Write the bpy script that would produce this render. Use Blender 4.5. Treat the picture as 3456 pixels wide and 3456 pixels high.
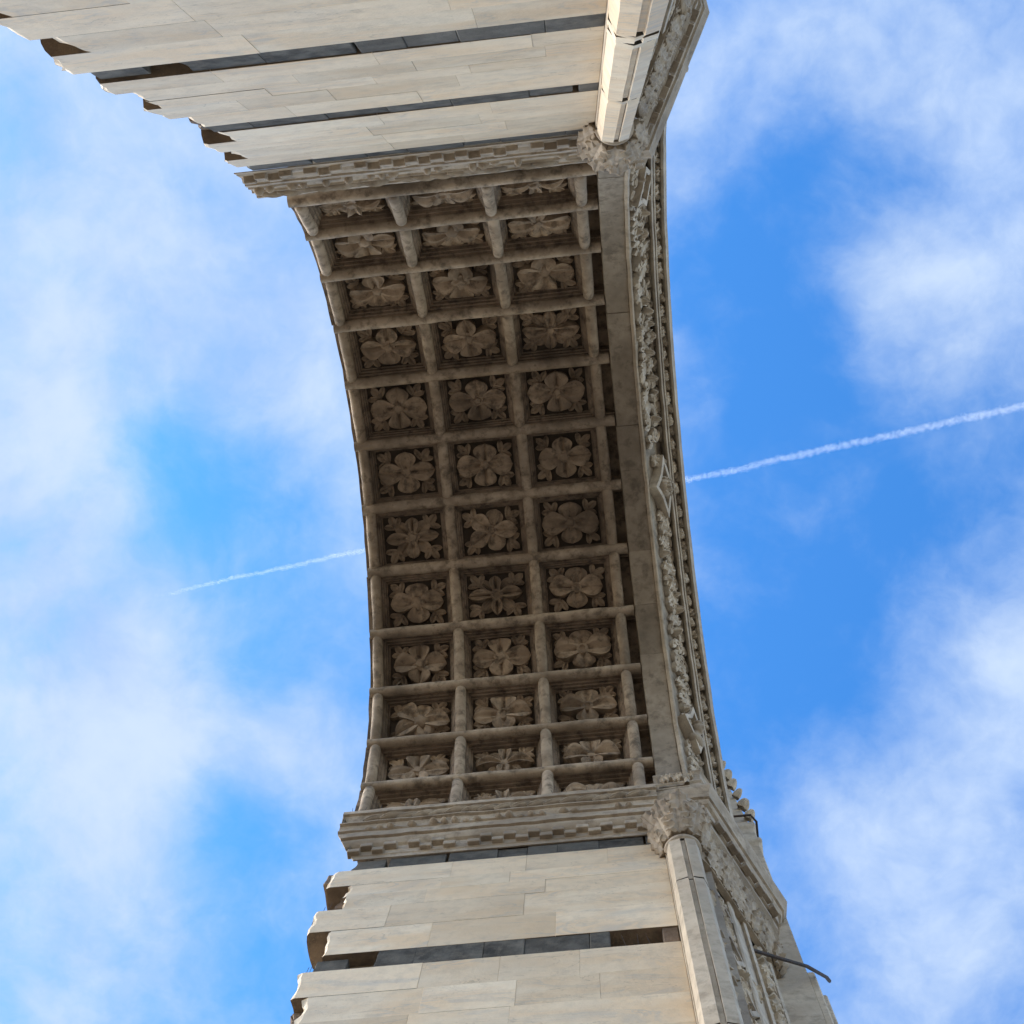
import bpy, bmesh, math, random
from mathutils import Vector, Matrix, noise as mnoise

for o in list(bpy.data.objects): bpy.data.objects.remove(o)
scene = bpy.context.scene
COL = scene.collection
S = 3.0                    # radius of the arch in metres; shapes below are given in units of that radius
ZC = 1.62 + 4.692853 * S   # height of the springing centre above the ground
GROUND_Z = -ZC / S
def N(x, y, z): return Vector((S * x, S * y, S * z + ZC))

# ------------------------------------------------------------------ camera
cam_d = bpy.data.cameras.new('camera'); cam = bpy.data.objects.new('camera', cam_d); COL.objects.link(cam)
right = Vector((0.993896, 0.103054, 0.039378)); down = Vector((-0.098407, 0.989505, -0.105813)); fwd = Vector((-0.049869, 0.101292, 0.993606))
M = Matrix.Identity(4)
for i in range(3): M[i][0] = right[i]; M[i][1] = -down[i]; M[i][2] = -fwd[i]
M.translation = N(0.370899, -0.422900, -4.692853)
cam.matrix_world = M
cam_d.sensor_width = 36; cam_d.lens = 36 * 1.476244; cam_d.clip_start = 0.1; cam_d.clip_end = 20000
scene.cycles.max_bounces = 6; scene.cycles.diffuse_bounces = 4; scene.cycles.glossy_bounces = 2; scene.cycles.volume_bounces = 1
scene.cycles.caustics_reflective = False; scene.cycles.caustics_refractive = False
scene.camera = cam

# ------------------------------------------------------------------ sky, sun, exposure
SUN_EL, SUN_AZ = math.radians(42), math.radians(180)     # azimuth measured from +X towards +Y
SKY_STRENGTH = 0.12
scene.view_settings.view_transform = 'Standard'; scene.view_settings.look = 'None'
scene.view_settings.exposure = 2.2; scene.view_settings.gamma = 1.0; scene.view_settings.use_curve_mapping = False
sun_dir = Vector((math.cos(SUN_EL) * math.cos(SUN_AZ), math.cos(SUN_EL) * math.sin(SUN_AZ), math.sin(SUN_EL)))
sl = bpy.data.lights.new('sun', 'SUN'); sl.energy = 1.2; sl.angle = math.radians(20); sl.color = (1, 0.91, 0.79)
sun = bpy.data.objects.new('sun', sl); COL.objects.link(sun)
sun.rotation_euler = (-sun_dir).to_track_quat('-Z', 'Y').to_euler(); sun.location = (0, 0, 60)

world = bpy.data.worlds.new('World'); scene.world = world; world.use_nodes = True
world.cycles.sampling_method = 'MANUAL'; world.cycles.sample_map_resolution = 256
def nodes_of(nt):
    nt.nodes.clear()
    def nd(t, **kw):
        n = nt.nodes.new(t)
        for k, v in kw.items():
            if k.startswith('i_'):
                key = k[2:]; n.inputs[int(key) if key.isdigit() else key].default_value = v
            else: setattr(n, k, v)
        return n
    def lk(a, b): nt.links.new(a, b)
    def val(sock, x):
        if isinstance(x, (int, float)): sock.default_value = x
        elif isinstance(x, (tuple, list)): sock.default_value = x
        else: nt.links.new(x, sock)
    def math_(op, a, b=None, c=None, clamp=False):
        n = nt.nodes.new('ShaderNodeMath'); n.operation = op; n.use_clamp = clamp
        for i, x in enumerate((a, b, c)):
            if x is not None: val(n.inputs[i], x)
        return n.outputs[0]
    def mix(f, a, b, mode='MIX'):
        n = nt.nodes.new('ShaderNodeMix'); n.data_type = 'RGBA'; n.blend_type = mode
        val(n.inputs[0], f)
        for s, x in ((n.inputs[6], a), (n.inputs[7], b)):
            if isinstance(x, (tuple, list)): s.default_value = (*x[:3], 1)
            else: nt.links.new(x, s)
        return n.outputs[2]
    def ramp(x, lo, hi, a=0.0, b=1.0, smooth=True):
        n = nt.nodes.new('ShaderNodeMapRange'); n.interpolation_type = 'SMOOTHSTEP' if smooth else 'LINEAR'
        for i, q in enumerate((x, lo, hi, a, b)): val(n.inputs[i], q)
        return n.outputs[0]
    def noise(vec, scale, detail=4, rough=0.5, dist=0.0, out=0):
        n = nt.nodes.new('ShaderNodeTexNoise'); n.inputs['Scale'].default_value = scale; n.inputs['Detail'].default_value = detail
        n.inputs['Roughness'].default_value = rough; n.inputs['Distortion'].default_value = dist
        if vec is not None: nt.links.new(vec, n.inputs['Vector'])
        return n.outputs[out]
    return nd, lk, math_, mix, ramp, noise

def build_world():
    nt = world.node_tree
    nd, lk, mt, mix, ramp, noise = nodes_of(nt)
    tc = nd('ShaderNodeTexCoord'); sep = nd('ShaderNodeSeparateXYZ'); lk(tc.outputs['Generated'], sep.inputs[0])
    zc = mt('MAXIMUM', sep.outputs[2], 0.06)
    u = mt('DIVIDE', sep.outputs[0], zc); v = mt('DIVIDE', sep.outputs[1], zc)
    comb = nd('ShaderNodeCombineXYZ'); lk(u, comb.inputs[0]); lk(v, comb.inputs[1])
    # broad drift of the cloud field, then fine wisps
    wv = nd('ShaderNodeTexNoise'); wv.inputs['Scale'].default_value = 9; wv.inputs['Detail'].default_value = 4; lk(comb.outputs[0], wv.inputs['Vector'])
    sub = nd('ShaderNodeVectorMath', operation='SUBTRACT'); lk(wv.outputs['Color'], sub.inputs[0]); sub.inputs[1].default_value = (.5, .5, .5)
    sc = nd('ShaderNodeVectorMath', operation='SCALE'); lk(sub.outputs[0], sc.inputs[0]); sc.inputs['Scale'].default_value = 0.055
    pw = nd('ShaderNodeVectorMath', operation='ADD'); lk(comb.outputs[0], pw.inputs[0]); lk(sc.outputs[0], pw.inputs[1])
    P = pw.outputs[0]
    banks = [(-.29,-.13,.16,.60),(-.37,.10,.11,.55),(-.31,.225,.06,.5),(-.36,.37,.10,.5),(.265,-.11,.08,.55),(.10,-.17,.06,.40),
             (.28,.26,.06,.65),(.215,.385,.05,.5),(.134,.350,.03,.35),(.075,.015,.024,.5),(-.2,-.01,.06,.35),(-.215,.265,.04,.35),(.30,-.02,.06,.3),
             (-.266,.057,.040,-1.2),(-.21,.105,.05,-.55),(-.236,.185,.026,-.5),(-.262,.300,.034,-.75),(-.232,.412,.05,-.65),(.125,.0,.050,-.75),(.10,-.06,.035,-.45),
             (.128,.132,.065,-.35),(.109,.245,.065,-.42),(.205,.12,.06,-.3),(.185,-.100,.042,-.95)]
    acc = None
    for (x, y, s, a) in banks:
        d = nd('ShaderNodeVectorMath', operation='DISTANCE'); lk(P, d.inputs[0]); d.inputs[1].default_value = (x, y, 0)
        q = mt('DIVIDE', d.outputs['Value'], s * 1.414); q = mt('MULTIPLY', q, q); q = mt('POWER', 0.36788, q)
        acc = mt('MULTIPLY', q, a) if acc is None else mt('MULTIPLY_ADD', q, a, acc)
    n1 = noise(P, 7.0, 6, 0.58); n2 = noise(P, 26.0, 5, 0.62)
    f = mt('ADD', acc, mt('MULTIPLY', mt('SUBTRACT', n1, 0.5), 1.9))
    f = mt('ADD', f, mt('MULTIPLY', mt('SUBTRACT', n2, 0.5), 0.85))
    mask = ramp(f, -0.66, 1.05)
    sky = nd('ShaderNodeTexSky'); sky.sky_type = 'NISHITA'; sky.sun_disc = False
    sky.sun_elevation = SUN_EL; sky.sun_rotation = math.pi / 2 - SUN_AZ; sky.air_density = 1.0; sky.dust_density = 0.9; sky.ozone_density = 1.4
    blue = mix(1.0, sky.outputs[0], (0.150, 0.42, 0.66), 'MULTIPLY')
    n3 = n1
    cl = mix(ramp(n3, .3, .7), (.81, 1.15, 1.84), (1.20, 1.47, 1.89))
    colr = mix(mask, blue, cl)
    colr = mix(ramp(sep.outputs[2], 0.0, 0.75, 1, 0), colr, mix(1.0, sky.outputs[0], (1.09, .955, .835), "MULTIPLY"))        # clouds fade to an unseen horizon haze, brightened and warmed to light the piers
    bg = nd('ShaderNodeBackground'); lk(colr, bg.inputs[0]); bg.inputs[1].default_value = SKY_STRENGTH
    out = nd('ShaderNodeOutputWorld'); lk(bg.outputs[0], out.inputs[0])
build_world()

# ------------------------------------------------------------------ materials
def new_mat(name):
    m = bpy.data.materials.new(name); m.use_nodes = True
    return m, nodes_of(m.node_tree)
def finish(tools, col, rough, bump_h, bump_s, dist=0.02):
    nd, lk, mt, mix, ramp, noise = tools
    b = nd('ShaderNodeBsdfPrincipled'); lk(col, b.inputs['Base Color'])
    if isinstance(rough, float): b.inputs['Roughness'].default_value = rough
    else: lk(rough, b.inputs['Roughness'])
    b.inputs['Specular IOR Level'].default_value = 0.18
    if bump_h is not None:
        bp = nd('ShaderNodeBump'); bp.inputs['Strength'].default_value = bump_s; bp.inputs['Distance'].default_value = dist
        lk(bump_h, bp.inputs['Height']); lk(bp.outputs[0], b.inputs['Normal'])
    o = nd('ShaderNodeOutputMaterial'); lk(b.outputs[0], o.inputs[0])
def stone(name, base, alt, dirt, dirt_amt, vein=None, scale=1.0, rnd=0.25, rough=0.8, bump=0.4, streak=(1, 1, 1)):
    m, t = new_mat(name); nd, lk, mt, mix, ramp, noise = t
    geo = nd('ShaderNodeNewGeometry'); oi = nd('ShaderNodeObjectInfo')
    mp = nd('ShaderNodeMapping'); lk(geo.outputs['Position'], mp.inputs[0]); mp.inputs['Scale'].default_value = streak
    off = nd('ShaderNodeVectorMath', operation='SCALE'); off.inputs[0].default_value = (17, 31, 53); lk(oi.outputs['Random'], off.inputs['Scale'])
    ad = nd('ShaderNodeVectorMath', operation='ADD'); lk(mp.outputs[0], ad.inputs[0]); lk(off.outputs[0], ad.inputs[1])
    pos, pob = geo.outputs['Position'], ad.outputs[0]
    nb = noise(pob, 2.2 * scale, 4, .6)
    c = mix(ramp(nb, .35, .68), base, alt)
    r2 = mt('FRACT', mt('MULTIPLY', oi.outputs['Random'], 7.31))
    c = mix(mt('MULTIPLY', r2, rnd), c, alt)
    if vein:
        # long soft veins: ridged, stretched noise, stronger on some blocks than others
        w = noise(pob, 1.6 * scale, 5, .62, 1.2); rg = mt('ABSOLUTE', mt('SUBTRACT', w, .5))
        c = mix(mt('MULTIPLY', ramp(rg, 0.0, 0.035, 1, 0), ramp(nb, .42, .65, 0, .6)), c, vein)
        ck = mt('ABSOLUTE', mt('SUBTRACT', noise(pob, 2.9 * scale, 4, .6, .8), .5))
        c = mix(mt('MULTIPLY', ramp(ck, 0.0, 0.010, 1, 0), ramp(w, .40, .60, 0, .5)), c, (.33, .27, .20))
        c = mix(mt('MULTIPLY', ramp(w, .50, .70), ramp(oi.outputs['Random'], .35, 1.0, .05, .62)), c, vein)
    d1 = ramp(noise(pos, 1.3, 5, .62), .42, .75); d2 = ramp(noise(pos, 9.0, 4, .65), .40, .72)
    c = mix(mt('MULTIPLY', mt('MAXIMUM', mt('MULTIPLY', d1, .8), mt('MULTIPLY', d2, .75)), dirt_amt), c, dirt)
    v = mt('MULTIPLY_ADD', oi.outputs['Random'], rnd * .5, 1 - rnd * .25)
    hs = nd('ShaderNodeHueSaturation'); lk(c, hs.inputs['Color']); lk(v, hs.inputs['Value'])
    h = noise(pos, 12, 4, .68)
    finish(t, hs.outputs[0], rough, h, bump)
    return m
MAT = {}
MAT['marble'] = stone('white_marble', (.80, .69, .53), (.73, .565, .38), (.46, .40, .32), .42, vein=(.49, .465, .42), rnd=.45, bump=.3, streak=(.55, .55, 1.5), rough=.62)
MAT['dark'] = stone('dark_serpentine_marble', (.030, .029, .027), (.115, .112, .102), (.20, .175, .14), .5, rnd=.55, bump=.6, scale=2.5, rough=.9)
MAT['mortar'] = stone('mortar', (.48, .43, .36), (.38, .33, .28), (.12, .10, .08), .5, bump=.6)
MAT['rubble'] = stone('rubble_core', (.22, .155, .105), (.14, .10, .07), (.07, .055, .045), .7, scale=2, bump=1.0, rnd=.4)
MAT['bed'] = stone('bedding_mortar', (.235, .18, .13), (.16, .122, .09), (.08, .065, .05), .6, scale=2, bump=.8)
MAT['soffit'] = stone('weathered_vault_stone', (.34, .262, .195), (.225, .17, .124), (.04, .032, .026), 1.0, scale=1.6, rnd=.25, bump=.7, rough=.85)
MAT['rib'] = stone('pale_rib_stone', (.54, .44, .335), (.37, .295, .22), (.075, .06, .047), .95, scale=2.2, rnd=.3, bump=.7, rough=.85)  # ribs made paler, so light-and-shade contrast with the recesses sits in the colour
MAT['strip'] = stone('weathered_plain_band', (.42, .36, .285), (.32, .27, .21), (.11, .09, .07), .85, scale=1.4, rnd=.3, bump=.5, rough=.8)
MAT['frieze'] = stone('pale_carved_frieze', (.66, .57, .45), (.52, .44, .345), (.16, .13, .10), .65, scale=1.8, rnd=.35, bump=.5)
MAT['panel'] = stone('shaded_coffer_ground', (.115, .090, .068), (.075, .058, .045), (.03, .025, .021), .7, scale=1.6, rnd=.3, bump=.6)
MAT['rose'] = stone('carved_rosette_stone', (.50, .385, .278), (.33, .25, .178), (.05, .039, .031), 1.0, scale=2, rnd=.45, bump=.5)
MAT['carved'] = stone('carved_pale_stone', (.52, .44, .345), (.40, .33, .255), (.13, .105, .08), .8, scale=1.5, rnd=.3, bump=.5)
MAT['pale'] = stone('weathered_pale_marble', (.62, .54, .43), (.50, .42, .325), (.18, .15, .115), .62, scale=1.3, rnd=.25, bump=.4)
MAT['iron'] = stone('rusted_iron', (.055, .05, .052), (.09, .06, .045), (.03, .03, .03), .4, scale=6, bump=.4, rough=.6)
MAT['paving'] = stone('paving_stone', (.17, .14, .105), (.14, .115, .088), (.10, .082, .063), .4, scale=.6, bump=.3)

# ------------------------------------------------------------------ helpers
def mesh_from(name, verts, faces, mat, smooth=None):
    me = bpy.data.meshes.new(name); me.from_pydata([tuple(v) for v in verts], [], faces)
    bm = bmesh.new(); bm.from_mesh(me); bmesh.ops.recalc_face_normals(bm, faces=bm.faces); bm.to_mesh(me); bm.free()
    me.materials.append(MAT[mat])
    if smooth is not None:
        for p in me.polygons: p.use_smooth = True
        me.set_sharp_from_angle(angle=math.radians(smooth))
    me.update(); return me
def link(name, data, parent=None, matrix=None):
    o = bpy.data.objects.new(name, data); COL.objects.link(o)
    if parent is not None: o.parent = parent
    if matrix is not None: o.matrix_basis = matrix
    return o
def part(name, verts, faces, mat, parent, smooth=None, matrix=None):
    return link(name, mesh_from(name, verts, faces, mat, smooth), parent, matrix)
def frame(origin, ax, ay, az, scale=(1, 1, 1)):
    m = Matrix.Identity(4)
    for i in range(3): m[i][0] = ax[i] * scale[0]; m[i][1] = ay[i] * scale[1]; m[i][2] = az[i] * scale[2]
    m.translation = origin; return m
def strip_faces(rows, n, closed=False):
    f = []
    for i in range(rows - 1):
        for j in range(n if closed else n - 1):
            k = (j + 1) % n
            f.append((i * n + j, i * n + k, (i + 1) * n + k, (i + 1) * n + j))
    return f
def box_data(x0, x1, y0, y1, z0, z1):
    v = [N(x, y, z) for x in (x0, x1) for y in (y0, y1) for z in (z0, z1)]
    return v, [(0, 1, 3, 2), (4, 6, 7, 5), (0, 4, 5, 1), (2, 3, 7, 6), (0, 2, 6, 4), (1, 5, 7, 3)]
def bed_faces(me):
    me.materials.append(MAT['bed'])
    for p in me.polygons:
        if p.normal.z < -.8: p.material_index = 1
def bevel_mesh(name, verts, faces, mat, width, seg=1, smooth=35, bed=False):
    bm = bmesh.new(); vs = [bm.verts.new(v) for v in verts]
    for f in faces: bm.faces.new([vs[i] for i in f])
    bmesh.ops.recalc_face_normals(bm, faces=bm.faces)
    bmesh.ops.bevel(bm, geom=list(bm.edges), offset=width, segments=seg, affect='EDGES', profile=.6)
    me = bpy.data.meshes.new(name); bm.to_mesh(me); bm.free(); me.materials.append(MAT[mat])
    if bed: bed_faces(me)
    for p in me.polygons: p.use_smooth = True
    me.set_sharp_from_angle(angle=math.radians(smooth)); return me
def sweep_path(path, profile, y_sign=1, caps=True):
    """mitred sweep of a profile [(out, z)] along a plan polyline [(x, y)]; out is to the path's opening side"""
    n = len(path); verts = []
    for i, (x, y) in enumerate(path):
        def nrm(a, b):
            d = Vector((b[0] - a[0], b[1] - a[1])); d.normalize(); return Vector((d[1], -d[0]))
        if i == 0: m = nrm(path[0], path[1])
        elif i == n - 1: m = nrm(path[-2], path[-1])
        else:
            a, b = nrm(path[i - 1], path[i]), nrm(path[i], path[i + 1]); m = (a + b); m = m / max(m.dot(a), .3)
        for (o, z) in profile: verts.append(N(x + m[0] * o, (y + m[1] * o) * y_sign, z))
    k = len(profile); f = strip_faces(n, k)
    if caps: f += [tuple(range(k)), tuple(range((n - 1) * k, n * k))]
    return verts, f
def chip(v, amt, sc, seed=0):
    q = mnoise.noise_vector(Vector(v) * sc + Vector((seed * 3.7, seed * 1.3, seed * 9.1))); return Vector(v) + q * amt

rng = random.Random(7)
R_FIT0, DTH, PITCH = 0.093089, 0.243795, 0.301159
def th_rib(k): return R_FIT0 + DTH * (k - 6)
XR = [(-1.5 + j) * PITCH for j in range(4)]           # the four long ribs

# ------------------------------------------------------------------ the ground
gv = []; gn = 24
for i in range(gn + 1):
    for j in range(gn + 1):
        gv.append((3000 * math.copysign(abs(2 * i / gn - 1) ** 3, i - gn / 2), 3000 * math.copysign(abs(2 * j / gn - 1) ** 3, j - gn / 2), 0))
ground = part('ground', gv, strip_faces(gn + 1, gn + 1), 'paving', None)
ground['kind'] = 'structure'; ground['label'] = 'stone paved square under the arch'

# ------------------------------------------------------------------ the arch
arch = bpy.data.objects.new('ruined_marble_arch', None); COL.objects.link(arch)
arch['label'] = 'tall ruined marble arch with coffered vault, striped piers and carved splayed jamb against the sky'
arch['category'] = 'arch'

# wall above the vault, and the wall wings
def wall_over(x0, x1, r_in, ymax, ztop):
    vs = []; n = 49; prof = []
    for i in range(n):
        a = -math.pi / 2 + math.pi * i / (n - 1); prof.append((r_in * math.sin(a), r_in * math.cos(a)))
    outer = []
    for i in range(n):
        a = -math.pi / 2 + math.pi * i / (n - 1); s, c = math.sin(a), math.cos(a)
        q = min(ymax / max(abs(s), 1e-6), ztop / max(c, 1e-6)); outer.append((q * s, max(q * c, 0)))
    for X in (x0, x1):
        for (y, z) in prof: vs.append(N(X, y, z))
        for (y, z) in outer: vs.append(N(X, y, z))
    f = []
    for i in range(n - 1):
        f += [(i, i + 1, n + i + 1, n + i), (2 * n + i, 3 * n + i, 3 * n + i + 1, 2 * n + i + 1),
              (i, 2 * n + i, 2 * n + i + 1, i + 1), (n + i, n + i + 1, 3 * n + i + 1, 3 * n + i)]
    return vs, f
v, f = wall_over(-.44, .60, 1.10, 1.75, 3.2); part('upper_wall', v, f, 'mortar', arch)
v, f = wall_over(.602, .735, 1.30, 1.75, 3.2); part('upper_wall', v, f, 'pale', arch)

for sg_ in (1, -1):
    v, f = box_data(-.44, .866, sg_ * 1.76, sg_ * 4.2, GROUND_Z + .001, 6.0); part('side_wall', v, f, 'marble', arch)
# ---- vault: coffers
def coffer_mesh(u0, u1, steps):
    """open box; u range at the rim, steps: (inset_u, inset_v, depth)"""
    vs = []; hv = math.tan(DTH / 2)
    for (iu, iv, w) in steps:
        k = 1 + w
        h = (hv - iv) * k if iv < 1e-6 else hv * k - iv
        for (a, b) in ((u0 + iu, -h), (u1 - iu, -h), (u1 - iu, h), (u0 + iu, h)): vs.append(Vector((a, b, -w)) * S)
    f = strip_faces(len(steps), 4, True)
    return vs, f
STEPS = [(0, 0, 0), (.0205, .0205, 0), (.0215, .0215, .010), (.0270, .0270, .012), (.0280, .0280, .023), (.0330, .0330, .025), (.0350, .0350, .037), (.0395, .0395, .039), (.0405, .0405, .050)]
HU = PITCH / 2
cv, cf = coffer_mesh(-HU, HU, STEPS)
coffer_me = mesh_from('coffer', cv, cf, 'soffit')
# coffer ground: crusted stone with the recess shade put into its colour
k0 = (len(STEPS) - 1) * 4
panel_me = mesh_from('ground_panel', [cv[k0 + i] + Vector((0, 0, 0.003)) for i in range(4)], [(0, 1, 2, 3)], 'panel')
coffer_plain = coffer_me

def relief(L, wfun, hfun, ns=9, nt=7, base=0.0):
    """carved piece lying in local XY, growing along +X from the origin, standing up along +Z; closed skirt to z=base"""
    vs = []
    for i in range(ns):
        s = i / (ns - 1)
        for j in range(nt):
            t = -1 + 2 * j / (nt - 1)
            x, y = L * s, wfun(s) * t
            h = hfun(s, t)
            if isinstance(h, tuple): x += h[1]; h = h[0]
            vs.append(Vector((x, y, h)))
    f = strip_faces(ns, nt)
    ring = [j for j in range(nt)] + [i * nt + nt - 1 for i in range(1, ns)] + [(ns - 1) * nt + j for j in range(nt - 2, -1, -1)] + [i * nt for i in range(ns - 2, 0, -1)]
    o = len(vs)
    c = Vector((L * .5, 0, 0))
    for r in ring:
        p = vs[r]; q = c + (p - c) * .93; vs.append(Vector((q.x, q.y, base)))
    m = len(ring)
    for a in range(m): b = (a + 1) % m; f.append((ring[a], ring[b], o + b, o + a))
    return [v * S for v in vs], f
def petal(L, W, tip, bulge, rim, fold, seed):
    r = random.Random(seed)
    ph = r.uniform(0, 6)
    def w(s):
        a = s ** .75
        return W * (0.30 + 0.70 * math.sin(math.pi * (.03 + .74 * s ** 1.05)) ** 1.2) * ((1 - s ** (3.2 + 3 * tip)) ** .5 if s < 1 else 0.0) + .0012
    def h(s, t):
        z = .020 + bulge * math.sin(math.pi * (.15 + .75 * s))
        z += rim * (abs(t) ** 2.2) * math.sin(math.pi * min(1, s * 1.05))
        z -= fold * math.exp(-(t / .24) ** 2) * (1 - s * .6)
        z += .0028 * math.cos(abs(t) * 11 + ph) * math.sin(math.pi * s) + (.010 * s ** 3)
        z *= 1 - .45 * s ** 6
        return max(z, .004)
    return relief(L, w, h, 12, 13)
PETAL_L, PETAL_S = [], []
for i in range(6):
    r = random.Random(100 + i)
    PETAL_L.append(mesh_from('petal', *petal(.090 + r.uniform(-.005, .004), .043 + r.uniform(-.004, .004), r.choice((0, .2, .6)), r.uniform(.006, .014), r.choice((-.010, .010, .014)), r.uniform(.016, .024), i), 'rose', 48))
    PETAL_S.append(mesh_from('petal', *petal(.066 + r.uniform(-.004, .003), .043 + r.uniform(-.004, .004), r.choice((.2, .6, .9)), r.uniform(.006, .014), r.choice((-.010, .010, .014)), r.uniform(.016, .024), 50 + i), 'rose', 48))
def lobed(rad, lobes, h0, seed, deep=.35):
    """three-lobed leaf / lobed bud as a polar relief"""
    r = random.Random(seed); na, nr = 22, 5; vs = []; ph = r.uniform(0, 6)
    for i in range(nr):
        q = (i / (nr - 1)) ** .8
        for j in range(na):
            a = 2 * math.pi * j / na
            lob = 1 - deep * abs(math.sin(lobes * a / 2 + ph)) ** 3
            rr = rad * lob * (q * .97 + .03)
            z = h0 * (1 - q ** 2.4) * (1 - .55 * (abs(math.sin(lobes * a / 2 + ph)) ** 4) * q) + .010
            vs.append(Vector((rr * math.cos(a), rr * math.sin(a) * .82, z)) * S)
    for j in range(na):
        p = vs[(nr - 1) * na + j]; vs.append(Vector((p.x * .96, p.y * .96, 0)))
    f = strip_faces(nr + 1, na, True) + [tuple(range(na))]
    return vs, f
def tri_leaf(seed):
    r = random.Random(seed); vs, fs = [], []
    for ang, L, W in ((r.uniform(-.1, .1), .056, .0115), (.85 + r.uniform(-.15, .15), .044, .0105), (-.85 + r.uniform(-.15, .15), .044, .0105)):
        def w(q, W=W): return W * (.35 + .65 * math.sin(math.pi * (.05 + .70 * q))) * (math.sqrt(max(0, 1 - q ** 5)) if q < 1 else 0) + .001
        def h(q, t): return max(.003, .016 + .008 * q - .008 * math.exp(-(t / .3) ** 2) * (1 - .5 * q) - .010 * q ** 5 + .003 * t * t)
        v, f = relief(L, w, h, 7, 7); o = len(vs); m = Matrix.Rotation(ang, 4, 'Z') @ Matrix.Translation((-.002 * S, 0, 0))
        vs += [m @ p for p in v]; fs += [tuple(i + o for i in q) for q in f]
    return vs, fs
CORNER = [mesh_from('corner_leaf', *tri_leaf(200 + i), 'rose', 38) for i in range(6)]
def boss(kind):
    vs = []; na = 16
    prof = {0: [(.026, 0), (.026, .030), (.022, .046), (.014, .050), (.010, .040), (.0005, .038)],
            1: [(.024, 0), (.025, .034), (.018, .050), (.008, .056), (.0005, .057)],
            2: [(.020, 0), (.028, .032), (.026, .042), (.018, .044), (.013, .056), (.0005, .058)],
            3: [(.030, 0), (.031, .034), (.024, .042), (.016, .036), (.012, .050), (.0005, .052)]}[kind]
    for (r, z) in prof:
        for j in range(na):
            a = 2 * math.pi * j / na; q = r * (1 + (.16 * math.cos(5 * a + kind) if kind in (1, 3) else (.2 * math.cos(4 * a) if kind == 2 else 0)) * (1 if z > .01 else 0))
            vs.append(Vector((q * math.cos(a), q * math.sin(a), z)) * S)
    return vs, strip_faces(len(prof), na, True) + [tuple(range((len(prof) - 1) * na, len(prof) * na))]
BOSS = [mesh_from('flower_centre', *boss(i), 'rose', 40) for i in range(4)]

for k in range(0, 12):
    a = th_rib(k) + DTH / 2; s, c = math.sin(a), math.cos(a)
    for j in range(3):
        m = frame(N((XR[j] + XR[j + 1]) / 2, s, c), (1, 0, 0), (0, -c, s), (0, -s, -c))
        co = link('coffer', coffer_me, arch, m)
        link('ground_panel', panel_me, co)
        style = rng.randrange(6); base = Matrix.Translation((0, 0, -.0498 * S))
        jit = rng.uniform(-.07, .07)
        kind_ = rng.choice((4, 4, 4, 4, 4, 4, 8, 5))
        for q in range(kind_):
            ang = 2 * math.pi * q / kind_ + jit + rng.uniform(-.06, .06)
            ca, sa = abs(math.cos(ang)), abs(math.sin(ang))
            reach = 1 / math.sqrt((ca / .108) ** 2 + (sa / .0825) ** 2)
            long_ = ca > .75; me = (PETAL_L if long_ else PETAL_S)[(style + (rng.randrange(2) if rng.random() < .4 else 0)) % 6]
            sc = reach / (.101 if long_ else .077) * rng.uniform(.94, 1.03)
            wd = {4: 1.0, 5: .84, 6: .66, 8: .56}[kind_]; low = .62 if kind_ == 8 and q % 2 else 1.0
            mm = base @ Matrix.Rotation(ang, 4, 'Z') @ Matrix.Translation((.010 * S, 0, 0)) @ Matrix.Diagonal((sc, wd * rng.uniform(.94, 1.08), low * rng.uniform(.85, 1.15), 1))
            link('petal', me, co, mm)
        for q, (sx, sy) in enumerate(((1, 1), (-1, 1), (-1, -1), (1, -1))):
            mm = base @ Matrix.Translation((sx * .063 * S, sy * .044 * S, 0)) @ Matrix.Rotation(math.atan2(sy, sx) + rng.uniform(-.35, .35), 4, 'Z') @ Matrix.Diagonal((rng.uniform(.92, 1.02), rng.uniform(1.05, 1.25), rng.uniform(.7, 1.0), 1))
            link('corner_leaf', CORNER[rng.randrange(6)], co, mm)
        sc = rng.uniform(.8, 1.12)
        link('flower_centre', BOSS[rng.randrange(4)], co, base @ Matrix.Rotation(rng.uniform(0, 6), 4, 'Z') @ Matrix.Diagonal((sc, sc, rng.uniform(.5, .65), 1)))
# narrow slots beside the archivolt and the outer margin at the ruined edge
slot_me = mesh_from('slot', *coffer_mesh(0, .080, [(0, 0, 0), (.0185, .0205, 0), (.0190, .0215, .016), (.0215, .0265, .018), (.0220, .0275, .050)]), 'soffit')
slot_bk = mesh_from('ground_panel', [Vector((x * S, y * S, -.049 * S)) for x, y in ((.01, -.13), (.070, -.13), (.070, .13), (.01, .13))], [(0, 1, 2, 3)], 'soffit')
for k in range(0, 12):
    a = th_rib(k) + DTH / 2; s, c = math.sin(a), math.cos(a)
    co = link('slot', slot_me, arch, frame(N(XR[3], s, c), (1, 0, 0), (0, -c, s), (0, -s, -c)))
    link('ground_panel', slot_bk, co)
    # edge blocks of the vault on the broken side, each a little out of line
    vs = []; xo = -.480 - rng.uniform(0, .005); ro = rng.uniform(-.004, .004)
    for X in (XR[0], xo):
        for r_ in (1.0 + (ro if X == xo else 0), 1.16):
            for q in range(5):
                an = th_rib(k) + .012 + (DTH - .024) * q / 4
                vs.append(chip(N(X, r_ * math.sin(an), r_ * math.cos(an)), .012 if X == xo else 0, 6, k))
    fs = [(q, q + 1, 5 + q + 1, 5 + q) for q in range(4)] + [(10 + q, 15 + q, 15 + q + 1, 10 + q + 1) for q in range(4)] + [(q, 10 + q, 10 + q + 1, q + 1) for q in range(4)] + [(5 + q, 5 + q + 1, 15 + q + 1, 15 + q) for q in range(4)] + [(0, 5, 15, 10), (4, 14, 19, 9)]
    part('edge_block', vs, fs, 'soffit', arch)
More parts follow.
